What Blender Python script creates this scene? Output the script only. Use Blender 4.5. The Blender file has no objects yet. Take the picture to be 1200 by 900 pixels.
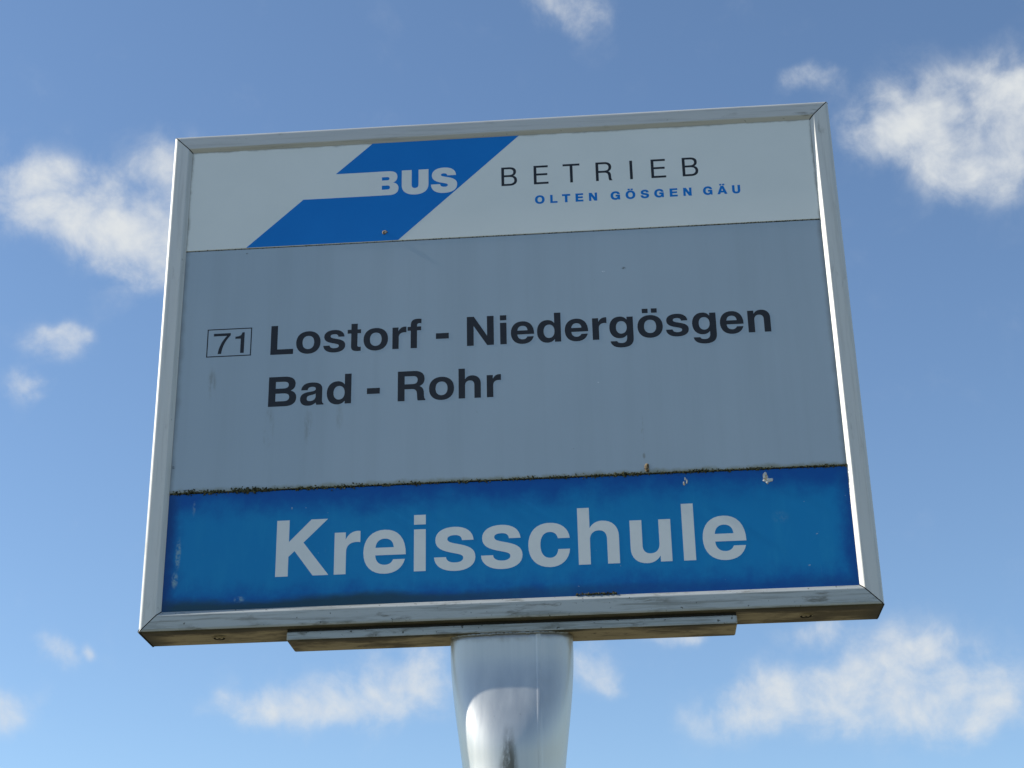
import bpy, bmesh, math, random
from mathutils import Vector, Matrix
random.seed(7)
rad = math.radians
scene = bpy.context.scene
COL = scene.collection
ZC = 2.4                                   # height of the sign's centre above the ground

# ------------------------------------------------------------------ camera
cam_d = bpy.data.cameras.new("camera")
cam_d.sensor_width = 36.0
cam_d.lens = 58.755
cam_d.clip_start = 0.05
cam_d.clip_end = 5000
cam = bpy.data.objects.new("camera", cam_d)
COL.objects.link(cam)
cam.matrix_world = Matrix((
    (0.9971962, 0.0464516, 0.0586690, 0.10712),
    (0.0725370, -0.4073528, -0.9103857, -1.50980),
    (-0.0183899, 0.9120888, -0.4095801, ZC - 0.71491),
    (0, 0, 0, 1)))
scene.camera = cam

# ------------------------------------------------------------------ light
SUN_EL = rad(36)
FRONT = 0.016                              # how far the sun stands in front of the sign's plane
to_sun = Vector((-math.cos(SUN_EL), -FRONT, math.sin(SUN_EL))).normalized()
sun_d = bpy.data.lights.new("sun", 'SUN')
sun_d.energy = 4.2
sun_d.angle = rad(0.53)
sun_d.color = (1.0, 0.93, 0.82)
sun = bpy.data.objects.new("sun", sun_d)
COL.objects.link(sun)
sun.rotation_euler = to_sun.to_track_quat('Z', 'Y').to_euler()
sun.location = to_sun * 20

SKY_STRENGTH = 0.10
scene.view_settings.view_transform = 'Standard'
scene.view_settings.look = 'None'
scene.view_settings.exposure = 0.68
scene.view_settings.gamma = 1.0
scene.cycles.max_bounces = 6
scene.view_settings.use_curve_mapping = False


# ------------------------------------------------------------------ node helpers
class G:
    """small wrapper that adds nodes to a tree and wires them"""
    def __init__(self, tree):
        self.t = tree
        self.n = tree.nodes
        self.l = tree.links

    def put(self, sock, v):
        if isinstance(v, bpy.types.NodeSocket):
            self.l.new(v, sock)
        else:
            sock.default_value = v

    def node(self, kind, **kw):
        nd = self.n.new(kind)
        for k, v in kw.items():
            setattr(nd, k, v)
        return nd

    def math(self, op, a, b=0.0, c=0.0, clamp=False):
        nd = self.node('ShaderNodeMath', operation=op, use_clamp=clamp)
        for s, v in zip(nd.inputs, (a, b, c)):
            self.put(s, v)
        return nd.outputs[0]

    def vmath(self, op, a, b=(0, 0, 0), out=0):
        nd = self.node('ShaderNodeVectorMath', operation=op)
        self.put(nd.inputs[0], a)
        self.put(nd.inputs[1], b)
        return nd.outputs[out]

    def ramp(self, v, lo, hi, a=0.0, b=1.0):
        nd = self.node('ShaderNodeMapRange', interpolation_type='SMOOTHSTEP')
        for i, x in enumerate((v, lo, hi, a, b)):
            self.put(nd.inputs[i], x)
        return nd.outputs[0]

    def noise(self, vec, scale, detail=4.0, rough=0.55, stretch=None, dist=0.0):
        if stretch:
            vec = self.vmath('MULTIPLY', vec, stretch)
        nd = self.node('ShaderNodeTexNoise')
        self.put(nd.inputs['Vector'], vec)
        nd.inputs['Scale'].default_value = scale
        nd.inputs['Detail'].default_value = detail
        nd.inputs['Roughness'].default_value = rough
        nd.inputs['Distortion'].default_value = dist
        return nd.outputs['Fac']

    def mix(self, fac, a, b):
        nd = self.node('ShaderNodeMix', data_type='RGBA')
        self.put(nd.inputs['Factor'], fac)
        for s, v in ((nd.inputs[6], a), (nd.inputs[7], b)):
            self.put(s, v if isinstance(v, bpy.types.NodeSocket) else (*v, 1.0))
        return nd.outputs[2]

    def coords(self):
        return self.node('ShaderNodeTexCoord').outputs['Object']

    def xyz(self, v):
        nd = self.node('ShaderNodeSeparateXYZ')
        self.put(nd.inputs[0], v)
        return nd.outputs


# ------------------------------------------------------------------ sky
world = bpy.data.worlds.new("World")
scene.world = world
world.use_nodes = True
wt = world.node_tree
wt.nodes.clear()
g = G(wt)
sky = g.node('ShaderNodeTexSky', sky_type='NISHITA', sun_disc=False)
sky.sun_elevation = SUN_EL
sky.sun_rotation = math.atan2(to_sun.x, to_sun.y)
sky.altitude = 450
sky.air_density = 1.0
sky.dust_density = 0.25
sky.ozone_density = 1.6
dirv = g.node('ShaderNodeTexCoord').outputs['Generated']
dirv = g.vmath('NORMALIZE', dirv)
sx, sy, sz = g.xyz(dirv)
az = g.math('ARCTAN2', sx, sy)
el = g.math('ARCSINE', sz)
# fair-weather clouds: each puff is (azimuth, elevation, half width, half height) in radians
PUFFS = [(-.388, .524, .025, .015), (-.364, .505, .034, .014), (-.332, .513, .026, .020), (-.312, .512, .026, .030),
         (-.298, .541, .014, .015), (-.373, .533, .017, .012), (-.296, .491, .023, .015), (-.360, .433, .016, .009),
         (-.371, .408, .013, .007), (-.343, .442, .008, .006), (-.019, .639, .024, .014), (.153, .590, .017, .006),
         (.210, .562, .035, .020), (.242, .552, .040, .020), (.273, .542, .034, .029), (.191, .550, .020, .014),
         (.284, .567, .023, .014), (.254, .526, .034, .015), (-.343, .256, .010, .006), (-.366, .225, .014, .011),
         (-.322, .259, .005, .004), (-.227, .231, .020, .009), (-.196, .233, .023, .014), (-.146, .246, .026, .015),
         (-.120, .251, .021, .016), (-.151, .231, .023, .010), (-.173, .226, .013, .007), (-.018, .256, .016, .014),
         (-.008, .246, .008, .007), (.119, .265, .015, .007), (.177, .243, .028, .022), (.190, .233, .033, .022),
         (.155, .230, .030, .020), (.115, .226, .030, .015), (.085, .232, .026, .015), (.060, .226, .023, .012),
         (.212, .217, .025, .014), (.037, .272, .016, .005)]
wn = g.node('ShaderNodeTexNoise')
g.put(wn.inputs['Vector'], dirv)
wn.inputs['Scale'].default_value = 22
wn.inputs['Detail'].default_value = 4
warp = g.vmath('MULTIPLY', g.vmath('SUBTRACT', wn.outputs['Color'], (.5, .5, .5)), (.045, .030, 0))
uv = g.node('ShaderNodeCombineXYZ')
g.put(uv.inputs[0], az)
g.put(uv.inputs[1], el)
uvw = g.vmath('ADD', uv.outputs[0], warp)
field = None
for (a, e, rx, ry) in PUFFS:
    d = g.vmath('SUBTRACT', uvw, (a, e, 0))
    d = g.vmath('MULTIPLY', d, (1 / (rx * 1.22), 1 / (ry * 1.22), 0))
    q = g.vmath('DOT_PRODUCT', d, d, out=1)
    q = g.math('POWER', 2.718, g.math('MULTIPLY', q, -1.3))
    field = q if field is None else g.math('ADD', field, q)
field = g.math('SUBTRACT', 1.0, g.math('POWER', 2.718, g.math('MULTIPLY', field, -1.1)))
# the same kind of cloud goes on over the rest of the sky
far = g.ramp(g.noise(dirv, 7.0, 3.0, 0.5), .50, .72)
du = g.math('DIVIDE', g.math('ABSOLUTE', g.math('ADD', az, 0.06)), 0.40)
dv = g.math('DIVIDE', g.math('ABSOLUTE', g.math('SUBTRACT', el, 0.42)), 0.28)
outside = g.ramp(g.math('MAXIMUM', du, dv), 1.0, 1.3)
field = g.math('ADD', field, g.math('MULTIPLY', far, outside))
fine = g.noise(dirv, 30.0, 8.0, 0.60, dist=0.2)
broken = g.math('MULTIPLY', g.math('SUBTRACT', fine, 0.5), g.ramp(field, 0.0, 0.55, 1.0, 2.8))
dens = g.math('ADD', g.math('MULTIPLY', field, 1.25), broken)
alpha = g.ramp(dens, 0.04, 1.72)
alpha = g.math('MULTIPLY', alpha, 0.95)
body = g.noise(dirv, 60.0, 5.0, 0.6)
cloudcol = g.mix(body, (4.1, 4.4, 4.8), (5.2, 5.3, 5.15))
skyblue = g.vmath('MULTIPLY', sky.outputs[0], (.90, .98, 1.03))
skycol = g.mix(alpha, skyblue, cloudcol)
bg = g.node('ShaderNodeBackground')
g.put(bg.inputs[0], skycol)
bg.inputs[1].default_value = SKY_STRENGTH
wo = g.node('ShaderNodeOutputWorld')
wt.links.new(bg.outputs[0], wo.inputs[0])
world.cycles.sampling_method = 'MANUAL'
world.cycles.sample_map_resolution = 512


# ------------------------------------------------------------------ materials
def material(name, rough=0.5, metal=0.0, spec=0.5):
    m = bpy.data.materials.new(name)
    m.use_nodes = True
    gg = G(m.node_tree)
    b = m.node_tree.nodes['Principled BSDF']
    b.inputs['Roughness'].default_value = rough
    b.inputs['Metallic'].default_value = metal
    b.inputs['Specular IOR Level'].default_value = spec
    return m, gg, b


def bump(gg, b, height, strength=0.2, dist=0.001):
    nd = gg.node('ShaderNodeBump')
    nd.inputs['Strength'].default_value = strength
    nd.inputs['Distance'].default_value = dist
    gg.put(nd.inputs['Height'], height)
    gg.l.new(nd.outputs[0], b.inputs['Normal'])


def spot(gg, c, x, z, rx, rz):
    """1 inside a soft ellipse on the sign face, 0 outside"""
    d = gg.vmath('MULTIPLY', gg.vmath('SUBTRACT', c, (x, 0, z)), (1 / rx, 0, 1 / rz))
    return gg.ramp(gg.vmath('LENGTH', d, out=1), 1.0, 0.35)


def aluminium(name, stretch, grime, base=(.50, .51, .50)):
    m, q, b = material(name, 0.5, 0.25, 0.4)
    c = q.coords()
    streak = q.noise(c, 60, 5, .6, stretch)
    fleck = q.noise(c, 90, 6, .65, tuple(max(s, .25) for s in stretch))
    blot = q.noise(c, 14, 4, .6)
    col = q.mix(streak, tuple(v * .86 for v in base), tuple(v * 1.1 for v in base))
    dirt = q.math('MULTIPLY', q.ramp(fleck, .60 - .07 * grime, .72 - .07 * grime), q.ramp(blot, .42 - .08 * grime, .62 - .08 * grime))
    col = q.mix(q.math('MULTIPLY', dirt, min(1, .35 + .4 * grime)), col, (.10, .095, .07))
    lines = q.ramp(q.noise(c, 380, 4, .7, tuple(v * .6 if v > .5 else v * .5 for v in stretch)), .48, .64, 0, .62 * grime)
    col = q.mix(lines, col, (.17, .18, .16))
    pits = q.ramp(q.noise(c, 230, 3, .6), .70 - .05 * grime, .76 - .05 * grime, 0, .25 + .6 * grime)
    col = q.mix(pits, col, (.05, .05, .04))
    q.put(b.inputs['Base Color'], col)
    q.put(b.inputs['Roughness'], q.ramp(streak, .3, .7, .46, .60))
    bump(q, b, streak, .12, .0006)
    return m


M_ALU_V = aluminium('aluminium_upright', (1, 1, .04), .25, (.57, .58, .56))
M_ALU_H = aluminium('aluminium_level', (.04, 1, 1), .35)
M_ALU_B = aluminium('aluminium_weathered', (.05, 1, 1), 1.0, (.40, .43, .43))


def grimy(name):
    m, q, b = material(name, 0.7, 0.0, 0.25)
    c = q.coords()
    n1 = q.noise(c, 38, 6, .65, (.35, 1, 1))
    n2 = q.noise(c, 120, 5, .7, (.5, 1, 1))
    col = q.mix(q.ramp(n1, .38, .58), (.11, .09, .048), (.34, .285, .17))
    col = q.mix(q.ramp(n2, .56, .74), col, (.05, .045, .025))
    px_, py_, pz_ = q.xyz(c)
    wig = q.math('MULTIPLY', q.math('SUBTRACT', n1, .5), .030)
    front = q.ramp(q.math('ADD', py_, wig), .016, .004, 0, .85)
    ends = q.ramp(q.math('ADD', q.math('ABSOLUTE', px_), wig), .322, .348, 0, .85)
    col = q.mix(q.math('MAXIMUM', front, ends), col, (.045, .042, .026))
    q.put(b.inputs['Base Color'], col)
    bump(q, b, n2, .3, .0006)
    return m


M_GRIME = grimy('weathered_underside')

m, q, b = material('dark_joint', .9, 0, .1)
q.put(b.inputs['Base Color'], q.mix(q.noise(q.coords(), 300, 3), (.012, .012, .011), (.035, .033, .026)))
M_DARK = m

# white header sheet
m, q, b = material('white_sheet', .38, 0, .4)
c = q.coords()
x, y, z = q.xyz(c)
col = q.mix(q.noise(c, 18, 5, .6), (.68, .71, .69), (.76, .78, .76))
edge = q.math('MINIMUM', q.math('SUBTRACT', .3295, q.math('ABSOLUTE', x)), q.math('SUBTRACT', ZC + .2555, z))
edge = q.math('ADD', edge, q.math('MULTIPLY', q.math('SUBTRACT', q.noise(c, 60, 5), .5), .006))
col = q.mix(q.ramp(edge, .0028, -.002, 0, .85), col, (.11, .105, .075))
col = q.mix(q.ramp(q.noise(c, 130, 4, .6), .72, .80, 0, .5), col, (.25, .24, .2))
q.put(b.inputs['Base Color'], col)
M_WHITE = m

m, q, b = material('white_lettering', .42, 0, .4)
c = q.coords()
q.put(b.inputs['Base Color'], q.mix(q.noise(q.node('ShaderNodeNewGeometry').outputs['Position'], 90, 5, .6), (.68, .70, .69), (.76, .77, .76)))
M_LETTER_W = m

# grey route sheet
m, q, b = material('grey_sheet', .36, 0, .45)
c = q.coords()
x, y, z = q.xyz(c)
grain = q.noise(c, 900, 2, .5)
col = q.mix(q.noise(c, 7, 4, .55), (.335, .412, .485), (.392, .470, .540))
col = q.mix(q.math('MULTIPLY', grain, .35), col, (.295, .375, .45))
rain = q.noise(c, 34, 5, .65, (1, 1, .05))
col = q.mix(q.ramp(rain, .40, .70, 0, .22), col, (.27, .33, .38))
drip = q.noise(c, 160, 4, .7, (1, 1, .25))
for (sxp, szp, rx, rz, k) in ((-.294, -.018, .006, .020, .7), (-.234, -.068, .007, .026, .8), (-.194, -.070, .006, .024, .55),
                              (-.163, -.062, .005, .018, .4), (-.236, -.082, .004, .006, .8), (.136, -.088, .0022, .022, .9),
                              (.1365, -.117, .002, .004, .9)):
    s = q.math('MULTIPLY', spot(q, c, sxp, ZC + szp, rx, rz), q.ramp(drip, .42, .62, 0, k * .62))
    col = q.mix(s, col, (.17, .165, .13))
low = q.math('ADD', q.math('SUBTRACT', z, ZC - .1345), q.math('MULTIPLY', q.math('SUBTRACT', q.noise(c, 80, 5, .65), .5), .010))
col = q.mix(q.ramp(low, .0045, -.001, 0, .75), col, (.20, .205, .13))
side = q.math('ADD', q.math('SUBTRACT', .3295, q.math('ABSOLUTE', x)), q.math('MULTIPLY', q.math('SUBTRACT', q.noise(c, 40, 4), .5), .008))
col = q.mix(q.ramp(side, .006, -.001, 0, .6), col, (.13, .14, .14))
col = q.mix(q.ramp(q.noise(c, 210, 3, .6), .765, .80, 0, .6), col, (.10, .10, .10))
for (sxp, szp, rx, rz, k, cc) in ((.1263, .0896, .0030, .0018, .8, (.07, .07, .07)), (.1053, .0869, .0020, .0008, .9, (.75, .77, .8)),
                                  (-.3274, -.1077, .0022, .0020, .8, (.05, .06, .07)), (.0952, -.0368, .0012, .0010, .8, (.7, .72, .75)),
                                  (-.2645, .1290, .0022, .0010, .8, (.08, .075, .06))):
    col = q.mix(q.math('MULTIPLY', spot(q, c, sxp, ZC + szp, rx, rz), q.ramp(q.noise(c, 700, 2, .5), .35, .55, 0, k)), col, cc)
q.put(b.inputs['Base Color'], col)
M_GREY = m

m, q, b = material('black_lettering', .5, 0, .35)
q.put(b.inputs['Base Color'], q.mix(q.noise(q.node('ShaderNodeNewGeometry').outputs['Position'], 120, 4), (.010, .012, .018), (.022, .023, .028)))
M_BLACK = m

# blue of the header logo
m, q, b = material('blue_film', .42, 0, .2)
gp = q.node('ShaderNodeNewGeometry').outputs['Position']
q.put(b.inputs['Base Color'], q.mix(q.noise(gp, 25, 5, .6), (.003, .165, .54), (.005, .195, .60)))
M_BLUE = m

# blue name sheet, sun-bleached in its middle, mossy along its lower edge
m, q, b = material('faded_blue_sheet', .42, 0, .2)
c = q.coords()
x, y, z = q.xyz(c)
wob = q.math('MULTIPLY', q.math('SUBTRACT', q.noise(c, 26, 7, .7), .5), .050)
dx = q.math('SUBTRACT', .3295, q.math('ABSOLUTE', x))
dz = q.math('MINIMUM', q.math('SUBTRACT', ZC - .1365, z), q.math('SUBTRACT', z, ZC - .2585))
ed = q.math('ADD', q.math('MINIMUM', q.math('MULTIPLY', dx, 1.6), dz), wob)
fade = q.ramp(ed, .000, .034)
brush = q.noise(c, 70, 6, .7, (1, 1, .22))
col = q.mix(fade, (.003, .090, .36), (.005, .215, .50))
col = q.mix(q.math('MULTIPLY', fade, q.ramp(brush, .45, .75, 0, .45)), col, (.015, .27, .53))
algae = q.math('ADD', q.math('SUBTRACT', z, ZC - .2585), q.math('MULTIPLY', q.math('SUBTRACT', q.noise(c, 30, 5, .6, (.4, 1, 1)), .5), .018))
acol = q.ramp(algae, .017, .008, 0, .92)
acol = q.math('MULTIPLY', acol, q.ramp(x, .20, -.16, .15, 1.0))
col = q.mix(acol, col, (.018, .060, .085))
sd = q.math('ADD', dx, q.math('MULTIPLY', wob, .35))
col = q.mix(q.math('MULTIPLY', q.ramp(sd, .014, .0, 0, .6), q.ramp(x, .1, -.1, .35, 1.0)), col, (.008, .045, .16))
for (sxp, szp, rx, rz, k) in ((-.3168, -.198, .0035, .020, .75), (-.3185, -.224, .0042, .010, .8), (-.255, -.2455, .0065, .004, .7),
                              (-.304, -.152, .002, .010, .4), (.262, -.185, .010, .008, .15), (.040, -.185, .003, .006, .5)):
    s = q.math('MULTIPLY', spot(q, c, sxp, ZC + szp, rx, rz), q.ramp(q.noise(c, 240, 4, .7), .38, .62, 0, k))
    col = q.mix(s, col, (.25, .40, .46))
scr = q.ramp(q.noise(c, 55, 5, .75, (1, 1, .10)), .66, .76, 0, .32)
col = q.mix(q.math('MULTIPLY', scr, fade), col, (.16, .38, .52))
col = q.mix(q.ramp(q.noise(c, 190, 3, .6), .745, .79, 0, .6), col, (.45, .52, .52))
q.put(b.inputs['Base Color'], col)
q.put(b.inputs['Roughness'], q.ramp(brush, .3, .7, .34, .5))
M_NAME = m

# post metal
m, q, b = material('brushed_post_metal', .42, .66, .5)
c = q.coords()
st = q.noise(c, 70, 6, .65, (1, 1, .03))
bl = q.noise(c, 16, 5, .6)
col = q.mix(st, (.46, .47, .46), (.66, .67, .65))
col = q.mix(q.ramp(bl, .55, .75, 0, .3), col, (.45, .45, .42))
col = q.mix(q.ramp(q.noise(c, 130, 4, .65, (1, 1, .5)), .70, .78, 0, .5), col, (.15, .15, .14))
stain = q.math('MULTIPLY', spot(q, c, .001, ZC - .425, .011, .055), q.ramp(q.noise(c, 110, 6, .7, (1, 1, .3)), .36, .60, 0, .85))
col = q.mix(stain, col, (.075, .065, .04))
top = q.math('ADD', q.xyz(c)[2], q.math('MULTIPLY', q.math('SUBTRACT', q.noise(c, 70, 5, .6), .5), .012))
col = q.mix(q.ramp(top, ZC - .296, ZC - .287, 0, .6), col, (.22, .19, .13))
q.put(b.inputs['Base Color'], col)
q.put(b.inputs['Roughness'], q.ramp(st, .25, .75, .36, .46))
bump(q, b, st, .22, .0008)
M_POST = m

m, q, b = material('weld_metal', .55, .4, .4)
q.put(b.inputs['Base Color'], q.mix(q.noise(q.coords(), 150, 4), (.20, .21, .21), (.40, .42, .42)))
M_WELD = m

m, q, b = material('moss', .95, 0, .1)
gp = q.node('ShaderNodeNewGeometry').outputs['Position']
col = q.mix(q.ramp(q.noise(gp, 420, 3, .6), .38, .62), (.018, .020, .012), (.10, .10, .055))
col = q.mix(q.ramp(q.noise(gp, 900, 2, .5), .60, .72), col, (.22, .22, .15))
q.put(b.inputs['Base Color'], col)
M_MOSS = m

m, q, b = material('cocoon_shell', .6, 0, .3)
gp = q.node('ShaderNodeNewGeometry').outputs['Position']
q.put(b.inputs['Base Color'], q.mix(q.ramp(q.noise(gp, 500, 3, .6), .42, .60), (.035, .022, .012), (.36, .25, .12)))
M_COCOON = m

m, q, b = material('snail_shell', .5, 0, .4)
gp = q.node('ShaderNodeNewGeometry').outputs['Position']
q.put(b.inputs['Base Color'], q.mix(q.ramp(q.noise(gp, 450, 3, .6), .42, .62), (.10, .055, .03), (.50, .43, .34)))
M_SNAIL = m

m, q, b = material('dried_crust', .8, 0, .2)
gp = q.node('ShaderNodeNewGeometry').outputs['Position']
q.put(b.inputs['Base Color'], q.mix(q.ramp(q.noise(gp, 320, 3, .6), .50, .66), (.56, .57, .55), (.40, .29, .14)))
M_CRUST = m

m, q, b = material('ground', .95, 0, .2)
c = q.coords()
col = q.mix(q.ramp(q.noise(c, .09, 4, .6), .45, .55), (.16, .15, .13), (.11, .12, .05))
col = q.mix(q.noise(c, 60, 4, .7), col, (.20, .185, .15))
q.put(b.inputs['Base Color'], col)
M_GROUND = m


# ------------------------------------------------------------------ mesh helpers
def link(name, mesh, mats, parent=None, smooth=False):
    o = bpy.data.objects.new(name, mesh)
    COL.objects.link(o)
    for mt in (mats if isinstance(mats, (list, tuple)) else [mats]):
        if mt.name not in [s.name for s in mesh.materials if s]:
            mesh.materials.append(mt)
    if parent is not None:
        o.parent = parent
    if smooth:
        for p in mesh.polygons:
            p.use_smooth = True
    return o


def from_bm(name, bm, mats, parent=None, smooth=False):
    bmesh.ops.recalc_face_normals(bm, faces=bm.faces[:])
    me = bpy.data.meshes.new(name)
    bm.to_mesh(me)
    bm.free()
    return link(name, me, mats, parent, smooth)


def tag(o, label, cat, kind=None, group=None):
    if label:
        o["label"] = label
    if cat:
        o["category"] = cat
    if kind:
        o["kind"] = kind
    if group:
        o["group"] = group


def box_bm(x0, x1, y0, y1, z0, z1, bev=0.0, seg=3):
    bm = bmesh.new()
    bmesh.ops.create_cube(bm, size=1)
    for v in bm.verts:
        v.co = Vector(((x0 + x1) / 2 + v.co.x * (x1 - x0), (y0 + y1) / 2 + v.co.y * (y1 - y0), (z0 + z1) / 2 + v.co.z * (z1 - z0)))
    if bev:
        bmesh.ops.bevel(bm, geom=bm.edges[:], offset=bev, segments=seg, profile=.5, affect='EDGES')
    return bm


# ------------------------------------------------------------------ ground
bm = bmesh.new()
bmesh.ops.create_circle(bm, cap_ends=True, segments=96, radius=1500)
gr = from_bm('ground', bm, M_GROUND)
gr["kind"] = "structure"

# ------------------------------------------------------------------ the sign
sign = bpy.data.objects.new('bus_stop_sign', None)
COL.objects.link(sign)
sign.empty_display_size = .2
tag(sign, 'framed bus stop sign with white, grey and blue panels on a flattened metal post', 'bus stop sign')

HW, HH, DEP = .350, .2757, .050           # half width, half height, depth of the frame
PF = .0030                                # the sheets lie this far behind the frame's front
RW = .0205                                # width of a rail


# --- frame rails: one profile, swept along each side, mitred at 45 degrees
def arc(cx, cy, r, a0, a1, n):
    return [(cx + r * math.cos(rad(a0 + (a1 - a0) * i / n)), cy + r * math.sin(rad(a0 + (a1 - a0) * i / n))) for i in range(n + 1)]


ro, ri = .0038, .0042
PROFILE = arc(ro, ro, ro, 180, 270, 9) + [(RW - .0046, 0), (RW - .0041, .0001), (RW - .0036, .0004), (RW - .0003, .0032), (RW, .0036), (RW, .012), (RW - .004, .012), (RW - .004, DEP)] \
    + [(.0015, DEP), (0, DEP - .0015)]     # (across from the outer edge, depth from the front)


def rail(side, mat, under=None):
    bm = bmesh.new()
    gap = .0007
    ends = []
    for sgn in (-1, 1):
        ring = []
        for (u, v) in PROFILE:
            if side in 'TB':
                t = sgn * (HW - u - gap)
                p = (t, v, ZC + (HH - u) * (1 if side == 'T' else -1))
            else:
                t = sgn * (HH - u - gap)
                p = ((HW - u) * (1 if side == 'R' else -1), v, ZC + t)
            ring.append(bm.verts.new(p))
        ends.append(ring)
    n = len(PROFILE)
    for i in range(n):
        j = (i + 1) % n
        f = bm.faces.new((ends[0][i], ends[0][j], ends[1][j], ends[1][i]))
        if under is not None and side == 'B' and (i >= n - 2 or i < 5):
            f.material_index = 1
    bm.faces.ensure_lookup_table()
    for e in ends:
        f = bm.faces.new(e)
        f.material_index = 2
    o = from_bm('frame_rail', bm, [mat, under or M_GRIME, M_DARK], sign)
    return o


rail('T', M_ALU_H)
bottom = rail('B', M_ALU_B, M_GRIME)
bottom["label"] = 'dirt streaked lower frame rail'
rail('L', M_ALU_V)
rail('R', M_ALU_V)

# dark fillers that show as the lines of the four mitres
inset = []
cu = RW / 2
for (u, v) in PROFILE:
    inset.append((u + (.0004 if u < cu else -.0004), v + (.0004 if v < DEP / 2 else -.0004)))
for sx_ in (-1, 1):
    for sz_ in (-1, 1):
        bm = bmesh.new()
        rings = []
        wide = .0014 if (sx_ < 0 and sz_ < 0) else .0008
        for k in (-wide, wide):
            rings.append([bm.verts.new((sx_ * (HW - u + k), v, ZC + sz_ * (HH - u - k))) for (u, v) in inset])
        n = len(inset)
        for i in range(n):
            bm.faces.new((rings[0][i], rings[0][(i + 1) % n], rings[1][(i + 1) % n], rings[1][i]))
        for r_ in rings:
            bm.faces.new(r_)
        from_bm('corner_filler', bm, M_DARK, sign)

# screws let into the lower rail's underside
def screw(x):
    bm = bmesh.new()
    prof = [(.0066, .0002), (.0066, -.0004), (.0056, -.0010), (.0050, -.0002), (.0038, -.0002), (.0034, -.0008), (.0014, -.0010), (.0012, -.0002), (0.00001, -.0002)]
    rings = []
    for (r_, h_) in prof:
        rings.append([bm.verts.new((x + r_ * math.cos(a), .026 + r_ * math.sin(a), ZC - HH + h_)) for a in [2 * math.pi * k / 20 for k in range(20)]])
    for i in range(len(rings) - 1):
        for k in range(20):
            f = bm.faces.new((rings[i][k], rings[i][(k + 1) % 20], rings[i + 1][(k + 1) % 20], rings[i + 1][k]))
            if i in (2, 3, 6, 7):
                f.material_index = 1
    return from_bm('screw', bm, [M_GRIME, M_DARK], bottom, True)


screw(-.2775)
screw(.2800)

# --- back board and the three sheets
from_bm('back_panel', box_bm(-.331, .331, .0062, .046, ZC - .2575, ZC + .2575), M_DARK, sign)
XS = .3297
header = from_bm('header_panel', box_bm(-XS, XS, PF, .0060, ZC + .1353, ZC + .2553, .0004, 1), M_WHITE, sign)
route = from_bm('route_panel', box_bm(-XS, XS, PF + .0002, .0060, ZC - .1350, ZC + .1343, .0005, 1), M_GREY, sign)
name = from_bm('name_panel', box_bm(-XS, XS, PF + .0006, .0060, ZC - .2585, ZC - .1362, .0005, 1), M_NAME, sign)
header["label"] = 'white header sheet with blue slanted logo'
route["label"] = 'grey sheet listing the bus route'
name["label"] = 'faded blue sheet with the stop name'

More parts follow.
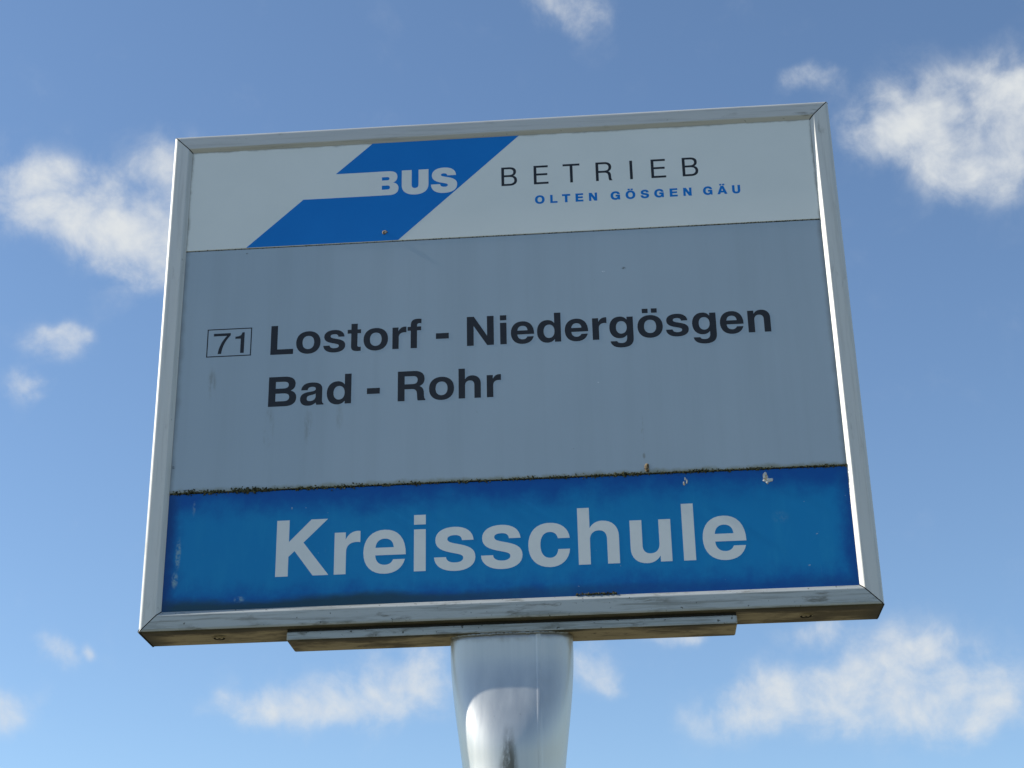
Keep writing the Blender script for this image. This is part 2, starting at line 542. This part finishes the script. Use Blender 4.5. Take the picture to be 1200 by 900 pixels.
# ------------------------------------------------------------------ lettering
# outlines in thousandths of an em: (advance width, path)
BOLD = {
    'K': (722, "M87 0 L87 718 L237 718 L237 437 L502 718 L700 718 L412 424 L722 0 L534 0 L308 320 L237 248 L237 0 Z"),
    'L': (611, "M76 0 L76 718 L226 718 L226 127 L583 127 L583 0 Z"),
    'N': (722, "M69 0 L69 718 L222 718 L508 232 L508 718 L654 718 L654 0 L506 0 L215 488 L215 0 Z"),
    'B': (722, "M76 0 L76 718 L406 718 C560 718 646 658 646 534 C646 456 612 404 546 374 C626 348 669 288 669 202 C669 72 586 0 430 0 Z "
               "M226 596 L380 596 C460 596 500 572 500 514 C500 456 460 432 382 432 L226 432 Z "
               "M226 312 L392 312 C478 312 518 280 518 218 C518 154 478 124 398 124 L226 124 Z"),
    'R': (722, "M76 0 L76 718 L430 718 C580 718 660 646 660 522 C660 430 620 372 548 346 C620 316 644 262 646 172 C648 90 650 50 677 24 L677 0 L512 0 "
               "C498 30 498 76 496 144 C492 246 462 282 372 282 L226 282 L226 0 Z "
               "M226 594 L404 594 C474 594 508 564 508 500 C508 434 474 402 400 402 L226 402 Z"),
    'a': (556, "M46 364 C54 486 134 546 276 546 C420 546 494 490 494 386 L494 112 C494 62 502 40 527 24 L527 0 L378 0 C370 16 364 36 362 56 "
               "C320 10 264 -14 196 -14 C92 -14 29 48 29 148 C29 250 86 300 206 318 C318 334 356 344 356 386 C356 424 330 440 276 440 "
               "C220 440 190 416 184 364 Z "
               "M356 274 C336 258 308 250 256 240 C194 228 168 206 168 162 C168 118 192 96 236 96 C306 96 356 142 356 206 Z"),
    'c': (556, "M524 346 L384 346 C376 398 342 430 288 430 C218 430 176 370 176 266 C176 162 218 102 288 102 C344 102 378 140 386 208 L524 208 "
               "C510 70 420 -14 288 -14 C130 -14 34 92 34 266 C34 440 130 546 288 546 C424 546 514 468 524 346 Z"),
    'd': (611, "M551 0 L551 718 L411 718 L411 462 C378 518 326 546 260 546 C122 546 34 436 34 266 C34 96 122 -14 258 -14 C326 -14 380 14 416 70 L416 0 Z "
               "M176 266 C176 166 222 102 294 102 C368 102 412 164 412 266 C412 368 368 430 294 430 C222 430 176 366 176 266 Z"),
    'e': (556, "M528 222 L165 222 C168 146 210 98 280 98 C330 98 362 122 378 164 L518 164 C490 50 405 -14 278 -14 C120 -14 23 92 23 264 "
               "C23 438 122 546 276 546 C435 546 530 430 528 222 Z "
               "M166 318 L385 318 C380 390 342 432 277 432 C212 432 172 390 166 318 Z"),
    'f': (333, "M80 0 L80 436 L10 436 L10 532 L80 532 L80 575 C80 680 134 727 236 727 C268 727 296 724 318 720 L318 610 C304 612 292 613 280 613 "
               "C236 613 220 598 220 562 L220 532 L312 532 L312 436 L220 436 L220 0 Z"),
    'g': (611, "M553 532 L418 532 L418 460 C384 518 332 546 264 546 C130 546 40 442 40 278 C40 114 130 10 262 10 C326 10 376 34 412 84 L412 24 "
               "C412 -62 374 -108 296 -108 C236 -108 204 -90 196 -56 L54 -56 C66 -160 152 -217 302 -217 C470 -217 553 -144 553 4 Z "
               "M182 278 C182 184 226 122 296 122 C368 122 414 184 414 278 C414 372 368 430 296 430 C226 430 182 372 182 278 Z"),
    'h': (611, "M65 0 L65 718 L205 718 L205 456 C236 515 290 546 354 546 C472 546 546 470 546 345 L546 0 L406 0 L406 315 C406 386 372 425 312 425 "
               "C246 425 205 380 205 305 L205 0 Z"),
    'i': (278, "M69 0 L69 532 L209 532 L209 0 Z M69 594 L69 718 L209 718 L209 594 Z"),
    'l': (278, "M69 0 L69 718 L209 718 L209 0 Z"),
    'n': (611, "M65 0 L65 532 L198 532 L198 454 C232 515 288 546 355 546 C472 546 546 470 546 345 L546 0 L406 0 L406 315 C406 388 372 425 312 425 "
               "C246 425 205 380 205 305 L205 0 Z"),
    'o': (611, "M34 266 C34 94 140 -14 306 -14 C472 -14 578 94 578 266 C578 438 472 546 306 546 C140 546 34 438 34 266 Z "
               "M176 266 C176 368 224 430 306 430 C388 430 436 368 436 266 C436 164 388 102 306 102 C224 102 176 164 176 266 Z"),
    'r': (389, "M64 0 L64 532 L197 532 L197 438 C228 510 280 546 345 546 C356 546 366 545 373 543 L373 400 C360 403 345 405 330 405 "
               "C250 405 204 362 204 282 L204 0 Z"),
    's': (556, "M500 372 L362 372 C360 412 334 440 278 440 C224 440 188 426 188 392 C188 360 220 346 300 328 C430 298 519 268 519 156 "
               "C519 50 424 -14 280 -14 C126 -14 36 54 30 164 L172 164 C176 116 216 92 282 92 C340 92 376 114 376 148 C376 180 350 192 262 212 "
               "C120 244 46 280 46 386 C46 484 136 546 272 546 C412 546 492 480 500 372 Z"),
    't': (333, "M92 676 L232 676 L232 532 L309 532 L309 436 L232 436 L232 140 C232 108 248 98 284 98 C294 98 302 99 309 100 L309 0 "
               "C286 -4 264 -6 238 -6 C136 -6 92 34 92 112 L92 436 L10 436 L10 532 L92 532 Z"),
    'u': (611, "M545 532 L545 0 L410 0 L410 76 C376 17 322 -14 254 -14 C138 -14 66 58 66 182 L66 532 L206 532 L206 210 C206 142 240 107 298 107 "
               "C364 107 405 152 405 226 L405 532 Z"),
    '-': (333, "M27 206 L27 345 L306 345 L306 206 Z"),
    ' ': (278, ""),
    'A': (722, "M10 0 L262 718 L460 718 L712 0 L536 0 L492 140 L230 140 L186 0 Z M272 264 L450 264 L361 548 Z"),
    'E': (667, "M76 0 L76 718 L612 718 L612 588 L240 588 L240 436 L580 436 L580 310 L240 310 L240 132 L621 132 L621 0 Z"),
    'G': (778, "M420 412 L713 412 L713 0 L614 0 L596 84 C548 16 478 -19 392 -19 C180 -19 44 128 44 356 C44 590 184 737 398 737 C568 737 684 650 704 496 "
               "L544 496 C528 560 474 598 398 598 C278 598 210 510 210 358 C210 206 280 118 400 118 C486 118 548 184 556 282 L420 282 Z"),
    'O': (778, "M44 359 C44 130 180 -19 389 -19 C598 -19 734 130 734 359 C734 588 598 737 389 737 C180 737 44 588 44 359 Z "
               "M206 359 C206 508 272 600 389 600 C506 600 572 508 572 359 C572 210 506 118 389 118 C272 118 206 210 206 359 Z"),
    'S': (667, "M610 508 L450 508 C446 572 410 604 336 604 C264 604 218 572 218 520 C218 470 258 454 368 430 C538 392 629 352 629 216 "
               "C629 68 516 -19 334 -19 C150 -19 44 74 39 236 L200 236 C204 156 252 114 342 114 C424 114 470 146 470 200 C470 250 426 268 316 292 "
               "C144 330 60 382 60 512 C60 648 166 737 338 737 C510 737 606 654 610 508 Z"),
    'T': (611, "M14 582 L14 718 L598 718 L598 582 L386 582 L386 0 L226 0 L226 582 Z"),
    'U': (722, "M651 718 L651 266 C651 84 546 -19 360 -19 C176 -19 72 84 72 266 L72 718 L234 718 L234 270 C234 170 280 118 360 118 C442 118 490 170 490 270 L490 718 Z"),
}
def dots(path, cx, z0, s, gap):
    for k in (-1, 1):
        a = cx + k * gap - s / 2
        path += " M%g %g L%g %g L%g %g L%g %g Z" % (a, z0, a, z0 + s * .86, a + s, z0 + s * .86, a + s, z0)
    return path
BOLD['ö'] = (611, dots(BOLD['o'][1], 306, 600, 125, 98))
BOLD['Ö'] = (778, dots(BOLD['O'][1], 389, 790, 130, 110))
BOLD['Ä'] = (722, dots(BOLD['A'][1], 361, 790, 130, 110))
WIDE = dict(BOLD)
WIDE['N'] = (722, "M56 -10 L56 730 L262 730 L492 322 L492 730 L668 730 L668 -10 L466 -10 L232 404 L232 -10 Z")
LIGHT = {
    'B': (650, "M78 0 L78 718 L345 718 C492 718 575 655 575 544 C575 462 535 404 462 380 C556 358 605 295 605 200 C605 75 515 0 362 0 Z "
               "M160 656 L335 656 C440 656 494 616 494 534 C494 450 440 408 335 408 L160 408 Z "
               "M160 346 L350 346 C465 346 524 295 524 203 C524 112 465 62 350 62 L160 62 Z"),
    'E': (600, "M78 0 L78 718 L558 718 L558 654 L160 654 L160 408 L535 408 L535 344 L160 344 L160 64 L570 64 L570 0 Z"),
    'T': (600, "M15 654 L15 718 L585 718 L585 654 L341 654 L341 0 L259 0 L259 654 Z"),
    'R': (680, "M78 0 L78 718 L370 718 C520 718 606 648 606 526 C606 436 562 378 482 352 C556 328 584 276 586 186 C588 92 592 44 624 0 L536 0 "
               "C514 36 510 90 506 164 C500 270 460 314 360 314 L160 314 L160 0 Z "
               "M160 654 L360 654 C470 654 524 612 524 518 C524 424 466 378 358 378 L160 378 Z"),
    'I': (280, "M99 0 L99 718 L181 718 L181 0 Z"),
    '7': (556, "M37 612 L37 688 L523 688 L523 622 C380 450 290 250 268 0 L178 0 C200 230 290 440 434 612 Z"),
    '1': (556, "M268 0 L268 500 L112 500 L112 562 C240 572 282 598 304 703 L359 703 L359 0 Z"),
}
HEAVY = {
    'B': (780, "M-60 0 L-60 718 L480 718 C660 718 730 650 730 545 C730 460 690 400 610 372 C710 350 765 290 765 195 C765 70 670 0 500 0 Z "
               "M290 545 L430 545 C480 545 506 528 506 496 C506 462 480 446 430 446 L290 446 Z "
               "M290 292 L440 292 C494 292 522 270 522 230 C522 190 494 170 440 170 L290 170 Z"),
    'U': (780, "M40 718 L302 718 L302 270 C302 205 332 172 392 172 C452 172 484 205 484 270 L484 718 L746 718 L746 270 C746 84 620 -22 394 -22 C168 -22 40 84 40 270 Z"),
    'S': (760, "M716 500 L470 500 C462 545 434 566 380 566 C322 566 292 552 292 522 C292 488 330 478 440 454 C640 412 746 360 746 224 "
               "C746 66 610 -22 382 -22 C150 -22 20 70 12 246 L268 246 C274 190 314 160 392 160 C452 160 486 178 486 210 C486 244 452 258 350 280 "
               "C130 326 40 390 40 516 C40 656 170 740 376 740 C584 740 706 660 716 500 Z"),
}
GLYPHS = {}


def glyph(font, fid, ch):
    """mesh of one letter, drawn in its own x-z plane, as thin as vinyl film once scaled"""
    key = (fid, ch)
    if key in GLYPHS:
        return GLYPHS[key]
    cu_ = bpy.data.curves.new('outline', 'CURVE')
    cu_.dimensions = '2D'
    cu_.fill_mode = 'BOTH'
    cu_.extrude = 1.0
    cu_.offset = {'l': 7.0, 'x': 17.0}.get(fid, 0.0) if ch != 'N' else 0.0
    cu_.resolution_u = 8
    tok = font[ch][1].replace('M', ' M ').replace('L', ' L ').replace('C', ' C ').replace('Z', ' Z ').split()
    i = 0
    pts = []

    def flush():
        if not pts:
            return
        if len(pts) > 1 and (Vector(pts[0][0]) - Vector(pts[-1][0])).length < 1e-6:
            pts[0][1] = pts[-1][1]
            pts.pop()
        sp = cu_.splines.new('BEZIER')
        sp.bezier_points.add(len(pts) - 1)
        n_ = len(pts)
        for k_, (co, hl, hr) in enumerate(pts):
            bp = sp.bezier_points[k_]
            bp.handle_left_type = bp.handle_right_type = 'FREE'
            bp.co = (*co, 0)
            nx, pv = pts[(k_ + 1) % n_][0], pts[k_ - 1][0]
            hl = hl or tuple(co[a] + (pv[a] - co[a]) / 3 for a in (0, 1))
            hr = hr or tuple(co[a] + (nx[a] - co[a]) / 3 for a in (0, 1))
            bp.handle_left = (*hl, 0)
            bp.handle_right = (*hr, 0)
        sp.use_cyclic_u = True

    while i < len(tok):
        cmd = tok[i]
        i += 1
        if cmd == 'M':
            pts = [[(float(tok[i]), float(tok[i + 1])), None, None]]
            i += 2
        elif cmd == 'L':
            pts.append([(float(tok[i]), float(tok[i + 1])), None, None])
            i += 2
        elif cmd == 'C':
            v = [float(t_) for t_ in tok[i:i + 6]]
            i += 6
            pts[-1][2] = (v[0], v[1])
            pts.append([(v[4], v[5]), (v[2], v[3]), None])
        elif cmd == 'Z':
            flush()
            pts = []
    tmp = bpy.data.objects.new('outline', cu_)
    me = bpy.data.meshes.new_from_object(tmp)
    bpy.data.objects.remove(tmp)
    bpy.data.curves.remove(cu_)
    me.transform(Matrix.Rotation(rad(90), 4, 'X'))
    me.name = 'letter'
    xs = [v.co.x for v in me.vertices]
    GLYPHS[key] = (me, min(xs), max(xs))
    return GLYPHS[key]


def put_letter(font, fid, ch, x, z, sx_, sz_, panel, face, mat, word='letter'):
    me, a, b_ = glyph(font, fid, ch)
    if me.materials and me.materials[0] is not mat:
        key = (fid, ch, mat.name)
        if key not in GLYPHS:
            m2 = me.copy()
            m2.materials.clear()
            GLYPHS[key] = m2
        me = GLYPHS[key]
    o = bpy.data.objects.new(word, me)
    COL.objects.link(o)
    if not me.materials:
        me.materials.append(mat)
    o.parent = panel
    o.location = (x, face - .00003, ZC + z)
    o.scale = (sx_, .00004, sz_)
    return o


def text(s, font, fid, x0, x1, z, cap, panel, face, mat, capu=718, track=0.0):
    """set a line so that its ink runs from x0 to x1 with the given cap height"""
    sz_ = cap / capu
    adv = 0
    pos = []
    for ch in s:
        pos.append(adv)
        adv += font[ch][0] + track
    first = glyph(font, fid, s[0])[1]
    last = pos[-1] + glyph(font, fid, s[-1])[2]
    sx_ = (x1 - x0) / (last - first)
    for ch, p in zip(s, pos):
        if ch != ' ':
            put_letter(font, fid, ch, x0 + (p - first) * sx_, z, sx_, sz_, panel, face, mat)
    return sx_ / sz_


FH, FR, FN = PF, PF + .0002, PF + .0006
r1 = text("Kreisschule", BOLD, 'b', -.2211, .2285, -.2246, .0567, name, FN, M_LETTER_W)
# the two route lines, word by word, each where it stands
r2 = text("Lostorf", BOLD, 'b', -.2354, -.0812, .0105, .0325, route, FR, M_BLACK)
text("-", BOLD, 'b', -.0665, -.0534, .0102, .0325, route, FR, M_BLACK)
r3 = text("Niedergösgen", BOLD, 'b', -.0350, .2696, .0100, .0325, route, FR, M_BLACK)
text("Bad", BOLD, 'b', -.2354, -.1516, -.0470, .0325, route, FR, M_BLACK)
text("-", BOLD, 'b', -.1358, -.1228, -.0472, .0325, route, FR, M_BLACK)
text("Rohr", BOLD, 'b', -.1048, -.0013, -.0474, .0325, route, FR, M_BLACK)
text("BETRIEB", LIGHT, 'l', .0028, .2091, .1941, .0221, header, FH, M_BLACK, track=470)
text("OLTEN", WIDE, 'x', .0375, .1025, .1705, .0094, header, FH, M_BLUE, track=330)
text("GÖSGEN", WIDE, 'x', .1164, .2006, .1705, .0094, header, FH, M_BLUE, track=330)
text("GÄU", WIDE, 'x', .2124, .2509, .1705, .0094, header, FH, M_BLUE, track=330)
text("7", LIGHT, 'l', -.2946, -.2772, .0146, .0226, route, FR, M_BLACK, capu=688)
text("1", LIGHT, 'l', -.2722, -.2628, .0146, .0228, route, FR, M_BLACK, capu=703)
print('stretch', r1, r2, r3)


def plate(nm, outline, holes, panel, face, mat, thick=.00008):
    """flat film cut to an outline in the sign's face"""
    cu_ = bpy.data.curves.new(nm, 'CURVE')
    cu_.dimensions = '2D'
    cu_.fill_mode = 'BOTH'
    cu_.extrude = thick / 2
    for loop in [outline] + holes:
        sp = cu_.splines.new('POLY')
        sp.points.add(len(loop) - 1)
        for pt, (px_, pz_) in zip(sp.points, loop):
            pt.co = (px_, pz_, 0, 1)
        sp.use_cyclic_u = True
    tmp = bpy.data.objects.new(nm, cu_)
    me = bpy.data.meshes.new_from_object(tmp)
    bpy.data.objects.remove(tmp)
    bpy.data.curves.remove(cu_)
    me.transform(Matrix.Translation((0, face - .00003, ZC)) @ Matrix.Rotation(rad(90), 4, 'X'))
    me.name = nm
    return link(nm, me, mat, panel)


# line number box
bx0, bx1, bz0, bz1, t_ = -.3014, -.2553, .0110, .0426, .0011
plate('number_box', [(bx0, bz0), (bx1, bz0), (bx1, bz1), (bx0, bz1)],
      [[(bx0 + t_, bz0 + t_), (bx1 - t_, bz0 + t_), (bx1 - t_, bz1 - t_), (bx0 + t_, bz1 - t_)]], route, FR, M_BLACK)
# slanted blue logo with the notch that runs into the B
plate('logo', [(-.2660, .1358), (-.1060, .1358), (.0222, .2550), (-.1345, .2550), (-.1734, .2195), (-.1240, .2195), (-.1240, .1902), (-.2073, .1902)],
      [], header, FH, M_BLUE)
for ch, a, b_ in (('B', -.1370, -.1062), ('U', -.1028, -.0744), ('S', -.0718, -.0440)):
    me, lo, hi = glyph(HEAVY, 'h', ch)
    s_ = (b_ - a) / (hi - lo)
    put_letter(HEAVY, 'h', ch, a - lo * s_, .1903, s_, .0292 / 718, header, FH - .00008, M_LETTER_W)

# ------------------------------------------------------------------ dirt that has grown in the joints
ICO = bmesh.new()
bmesh.ops.create_icosphere(ICO, subdivisions=1, radius=1)
ICO_V = [v.co.copy() for v in ICO.verts]
ICO_F = [[v.index for v in f.verts] for f in ICO.faces]
ICO.free()


def clumps(nm, spots, parent):
    vs, fs = [], []
    for (x_, y_, z_, r_) in spots:
        mt = Matrix.Translation((x_, y_, z_)) @ Matrix.Rotation(random.random() * 6, 4, (random.random(), random.random(), 1)) \
            @ Matrix.Diagonal((r_ * random.uniform(.8, 1.8), r_ * .8, r_ * random.uniform(.6, 1.1), 1))
        k0 = len(vs)
        for v in ICO_V:
            vs.append(mt @ v + Vector((random.uniform(-1, 1), random.uniform(-1, 1), random.uniform(-1, 1))) * .00018)
        fs += [[k0 + i for i in f] for f in ICO_F]
    me = bpy.data.meshes.new(nm)
    me.from_pydata(vs, [], fs)
    o = link(nm, me, M_MOSS, parent)
    o["kind"] = "stuff"
    return o


spots = []
tufts = [(random.uniform(-.329, .329), random.expovariate(1 / .007), random.uniform(.2, 1.5)) for k in range(75)]
for k in range(3000):
    x_ = random.uniform(-.329, .329)
    lush = 0.6
    if k % 5:
        cx_, sp_, lush = random.choice(tufts)
        x_ = max(-.3288, min(.3288, random.gauss(cx_, sp_)))
    w_ = .55 + .35 * math.sin(x_ * 31) * math.sin(x_ * 83 + 1) + .55 * max(0, (-.12 - x_) / .2)
    w_ *= 1 - .45 * max(0, min(1, (x_ - .02) / .25))
    z_ = ZC - .1356 + random.gauss(0, .0007) * (.6 + w_) + .0006 * w_
    w_ *= .5 + .5 * lush
    spots.append((x_, FN - random.uniform(-.0002, .0006), z_ if lush < 1.1 else z_ + random.uniform(-.0012, .0012), random.uniform(.0003, .0011) * (.6 + .5 * w_)))
clumps('moss', spots, sign)
spots = []
for k in range(420):
    x_ = random.uniform(-.329, .329) if k % 2 else random.gauss(.29, .05)
    if abs(x_) < .329:
        spots.append((x_, FH + .0003, ZC + .1348 + random.gauss(0, .0002), random.uniform(.0002, .0005)))
for k in range(140):
    x_ = random.uniform(.066, .104)
    spots.append((x_, FN - random.uniform(-.0004, .0012), ZC - .2545 + abs(random.gauss(0, .0009)), random.uniform(.0003, .0009)))
clumps('moss', spots, sign)

# dried white crusts on the blue sheet
def crust(cx, cz, blobs):
    bm = bmesh.new()
    for (dx_, dz_, rx, rz) in blobs:
        mt = Matrix.Translation((cx + dx_, FN - .0001, ZC + cz + dz_)) @ Matrix.Diagonal((rx, .0005, rz, 1))
        bmesh.ops.create_icosphere(bm, subdivisions=2, radius=1, matrix=mt)
    for v in bm.verts:
        v.co += Vector((random.uniform(-1, 1), 0, random.uniform(-1, 1))) * .0004
    return from_bm('dried_crust', bm, M_CRUST, name, True)


crust(.2532, -.1475, [(0, 0, .0050, .0022), (-.002, .004, .0024, .0045), (.0032, .0004, .0022, .0016), (-.0006, -.0026, .0012, .0016)])
crust(.1748, -.1450, [(-.0015, -.0024, .0010, .0022), (.0013, -.0005, .0008, .0025), (-.0002, .0024, .0009, .0016)])

# ------------------------------------------------------------------ bracket and post
BZ = ZC - HH - .0115                        # underside of the bracket
bm = box_bm(-.2085, .2145, .0060, .0470, BZ, ZC - HH - .0022, .0020, 3)
bm.normal_update()
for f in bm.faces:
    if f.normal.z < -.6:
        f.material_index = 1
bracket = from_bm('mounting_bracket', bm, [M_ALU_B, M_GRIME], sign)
for p in bracket.data.polygons:
    p.use_smooth = len(p.vertices) > 0 and p.area < 3e-4

from_bm('dark_strip', box_bm(-.2078, .2138, .0066, .0464, ZC - HH - .0030, ZC - HH + .0004), M_DARK, sign)  # dark strip added to draw the black line above the bracket

PX, PY = .0030, .0275


def sm(t):
    t = max(0.0, min(1.0, t))
    return t * t * (3 - 2 * t)


def section(drop):
    a = .0578 - .0140 * sm((drop - .010) / .165)
    b_ = .0200 + .0200 * sm((drop - .020) / .095)
    n_ = 3.4 - 1.35 * sm((drop - .01) / .12)
    return a, b_, n_


def post_ring(bm, z_, drop, seg=96, grow=0.0):
    a, b_, n_ = section(drop)
    out = []
    for k in range(seg):
        th = 2 * math.pi * k / seg
        c_, s_ = math.cos(th), math.sin(th)
        px_ = math.copysign(abs(c_) ** (2 / n_), c_) * (a + grow)
        py_ = math.copysign(abs(s_) ** (2 / n_), s_) * (b_ + grow)
        out.append(bm.verts.new((PX + px_, PY + py_, z_)))
    return out


bm = bmesh.new()
drops = [-.0015] + [i * .005 for i in range(1, 40)] + [.25, .4, .7, 1.1, 1.6, BZ + .02]
rings = [post_ring(bm, BZ - d_, d_) for d_ in drops]
for i in range(len(rings) - 1):
    for k in range(96):
        bm.faces.new((rings[i][k], rings[i][(k + 1) % 96], rings[i + 1][(k + 1) % 96], rings[i + 1][k]))
bm.faces.new(rings[0])
bm.faces.new(rings[-1])
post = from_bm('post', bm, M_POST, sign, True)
post["label"] = 'brushed metal post squeezed flat at its top'

# weld beads round the joint of post and bracket
bm = bmesh.new()
a, b_, n_ = section(0)
xb = -a * .93
while xb < a * .93:
    yb = (b_ + .0003) * (1 - abs(xb / a) ** n_) ** (1 / n_)
    r_ = random.uniform(.0008, .0017)
    mt = Matrix.Translation((PX + xb, PY - yb, BZ - random.uniform(.0000, .0006))) @ Matrix.Diagonal((r_ * 1.9, r_, r_ * .8, 1))
    bmesh.ops.create_icosphere(bm, subdivisions=2, radius=1, matrix=mt)
    xb += random.uniform(.0026, .0046)
weld = from_bm('weld_bead', bm, M_WELD, post, True)

# drawn seam that runs down the post's front
bm = bmesh.new()
prev = None
for d_ in drops[:-4]:
    a, b_, n_ = section(max(d_, 0))
    row = []
    for u_ in (.0232, .0240, .0252, .0270, .0282, .0290):
        s_ = (1 - min(1, abs(u_ / a)) ** n_) ** (1 / n_)
        lift = {.0232: 0, .0240: .0001, .0252: .00028, .0270: .00028, .0282: .0001, .0290: 0}[u_]
        row.append(bm.verts.new((PX + u_, PY - b_ * s_ - lift + (.0003 if lift == 0 else 0), BZ - d_ - (.003 if d_ < 0 else 0))))
    if prev:
        for k in range(5):
            bm.faces.new((prev[k], prev[k + 1], row[k + 1], row[k]))
    prev = row
from_bm('seam', bm, M_POST, post, True)

# ------------------------------------------------------------------ creatures that cling to the sheets
bm = bmesh.new()
prof = [(0, .0002), (.0008, .0011), (.0018, .0017), (.003, .0020), (.0042, .0022), (.0052, .0019), (.0062, .0022), (.0074, .0021), (.0084, .0015), (.009, .0005)]
rings = []
for (h_, r_) in prof:
    rings.append([bm.verts.new((.1386 + .00025 * math.sin(h_ * 900) + r_ * math.cos(t2), FR - .0009 + r_ * .55 * math.sin(t2), ZC - .1345 + h_)) for t2 in [2 * math.pi * k / 14 for k in range(14)]])
for i in range(len(rings) - 1):
    for k in range(14):
        bm.faces.new((rings[i][k], rings[i][(k + 1) % 14], rings[i + 1][(k + 1) % 14], rings[i + 1][k]))
bm.faces.new(rings[0])
bm.faces.new(rings[-1])
coc = from_bm('insect_cocoon', bm, M_COCOON, None, True)
tag(coc, 'tiny brown insect cocoon stuck upright on the grey sheet above the blue one', 'cocoon')

bm = bmesh.new()
turn = 2.3
NS, NR = 44, 10
rings = []
for i in range(NS + 1):
    t2 = i / NS
    ang = turn * 2 * math.pi * t2
    R_ = .0023 * (1 - t2) ** 1.1
    r_ = .0013 * (1 - t2) + .00012
    cx_, cz_ = R_ * math.cos(ang) * .8, R_ * math.sin(ang) * .8
    yy = FH - .0004 - .0005 * t2
    ring = []
    for k in range(NR):
        b2 = 2 * math.pi * k / NR
        rr = r_ * math.cos(b2)
        ring.append(bm.verts.new((-.1203 + cx_ + rr * math.cos(ang), yy + r_ * .4 * math.sin(b2), ZC + .1452 + cz_ + rr * math.sin(ang))))
    rings.append(ring)
for i in range(NS):
    for k in range(NR):
        bm.faces.new((rings[i][k], rings[i][(k + 1) % NR], rings[i + 1][(k + 1) % NR], rings[i + 1][k]))
bm.faces.new(rings[0])
bm.faces.new(rings[-1])
sn = from_bm('snail_shell', bm, M_SNAIL, None, True)
tag(sn, 'tiny pale brown shell stuck on the blue slanted logo', 'snail')
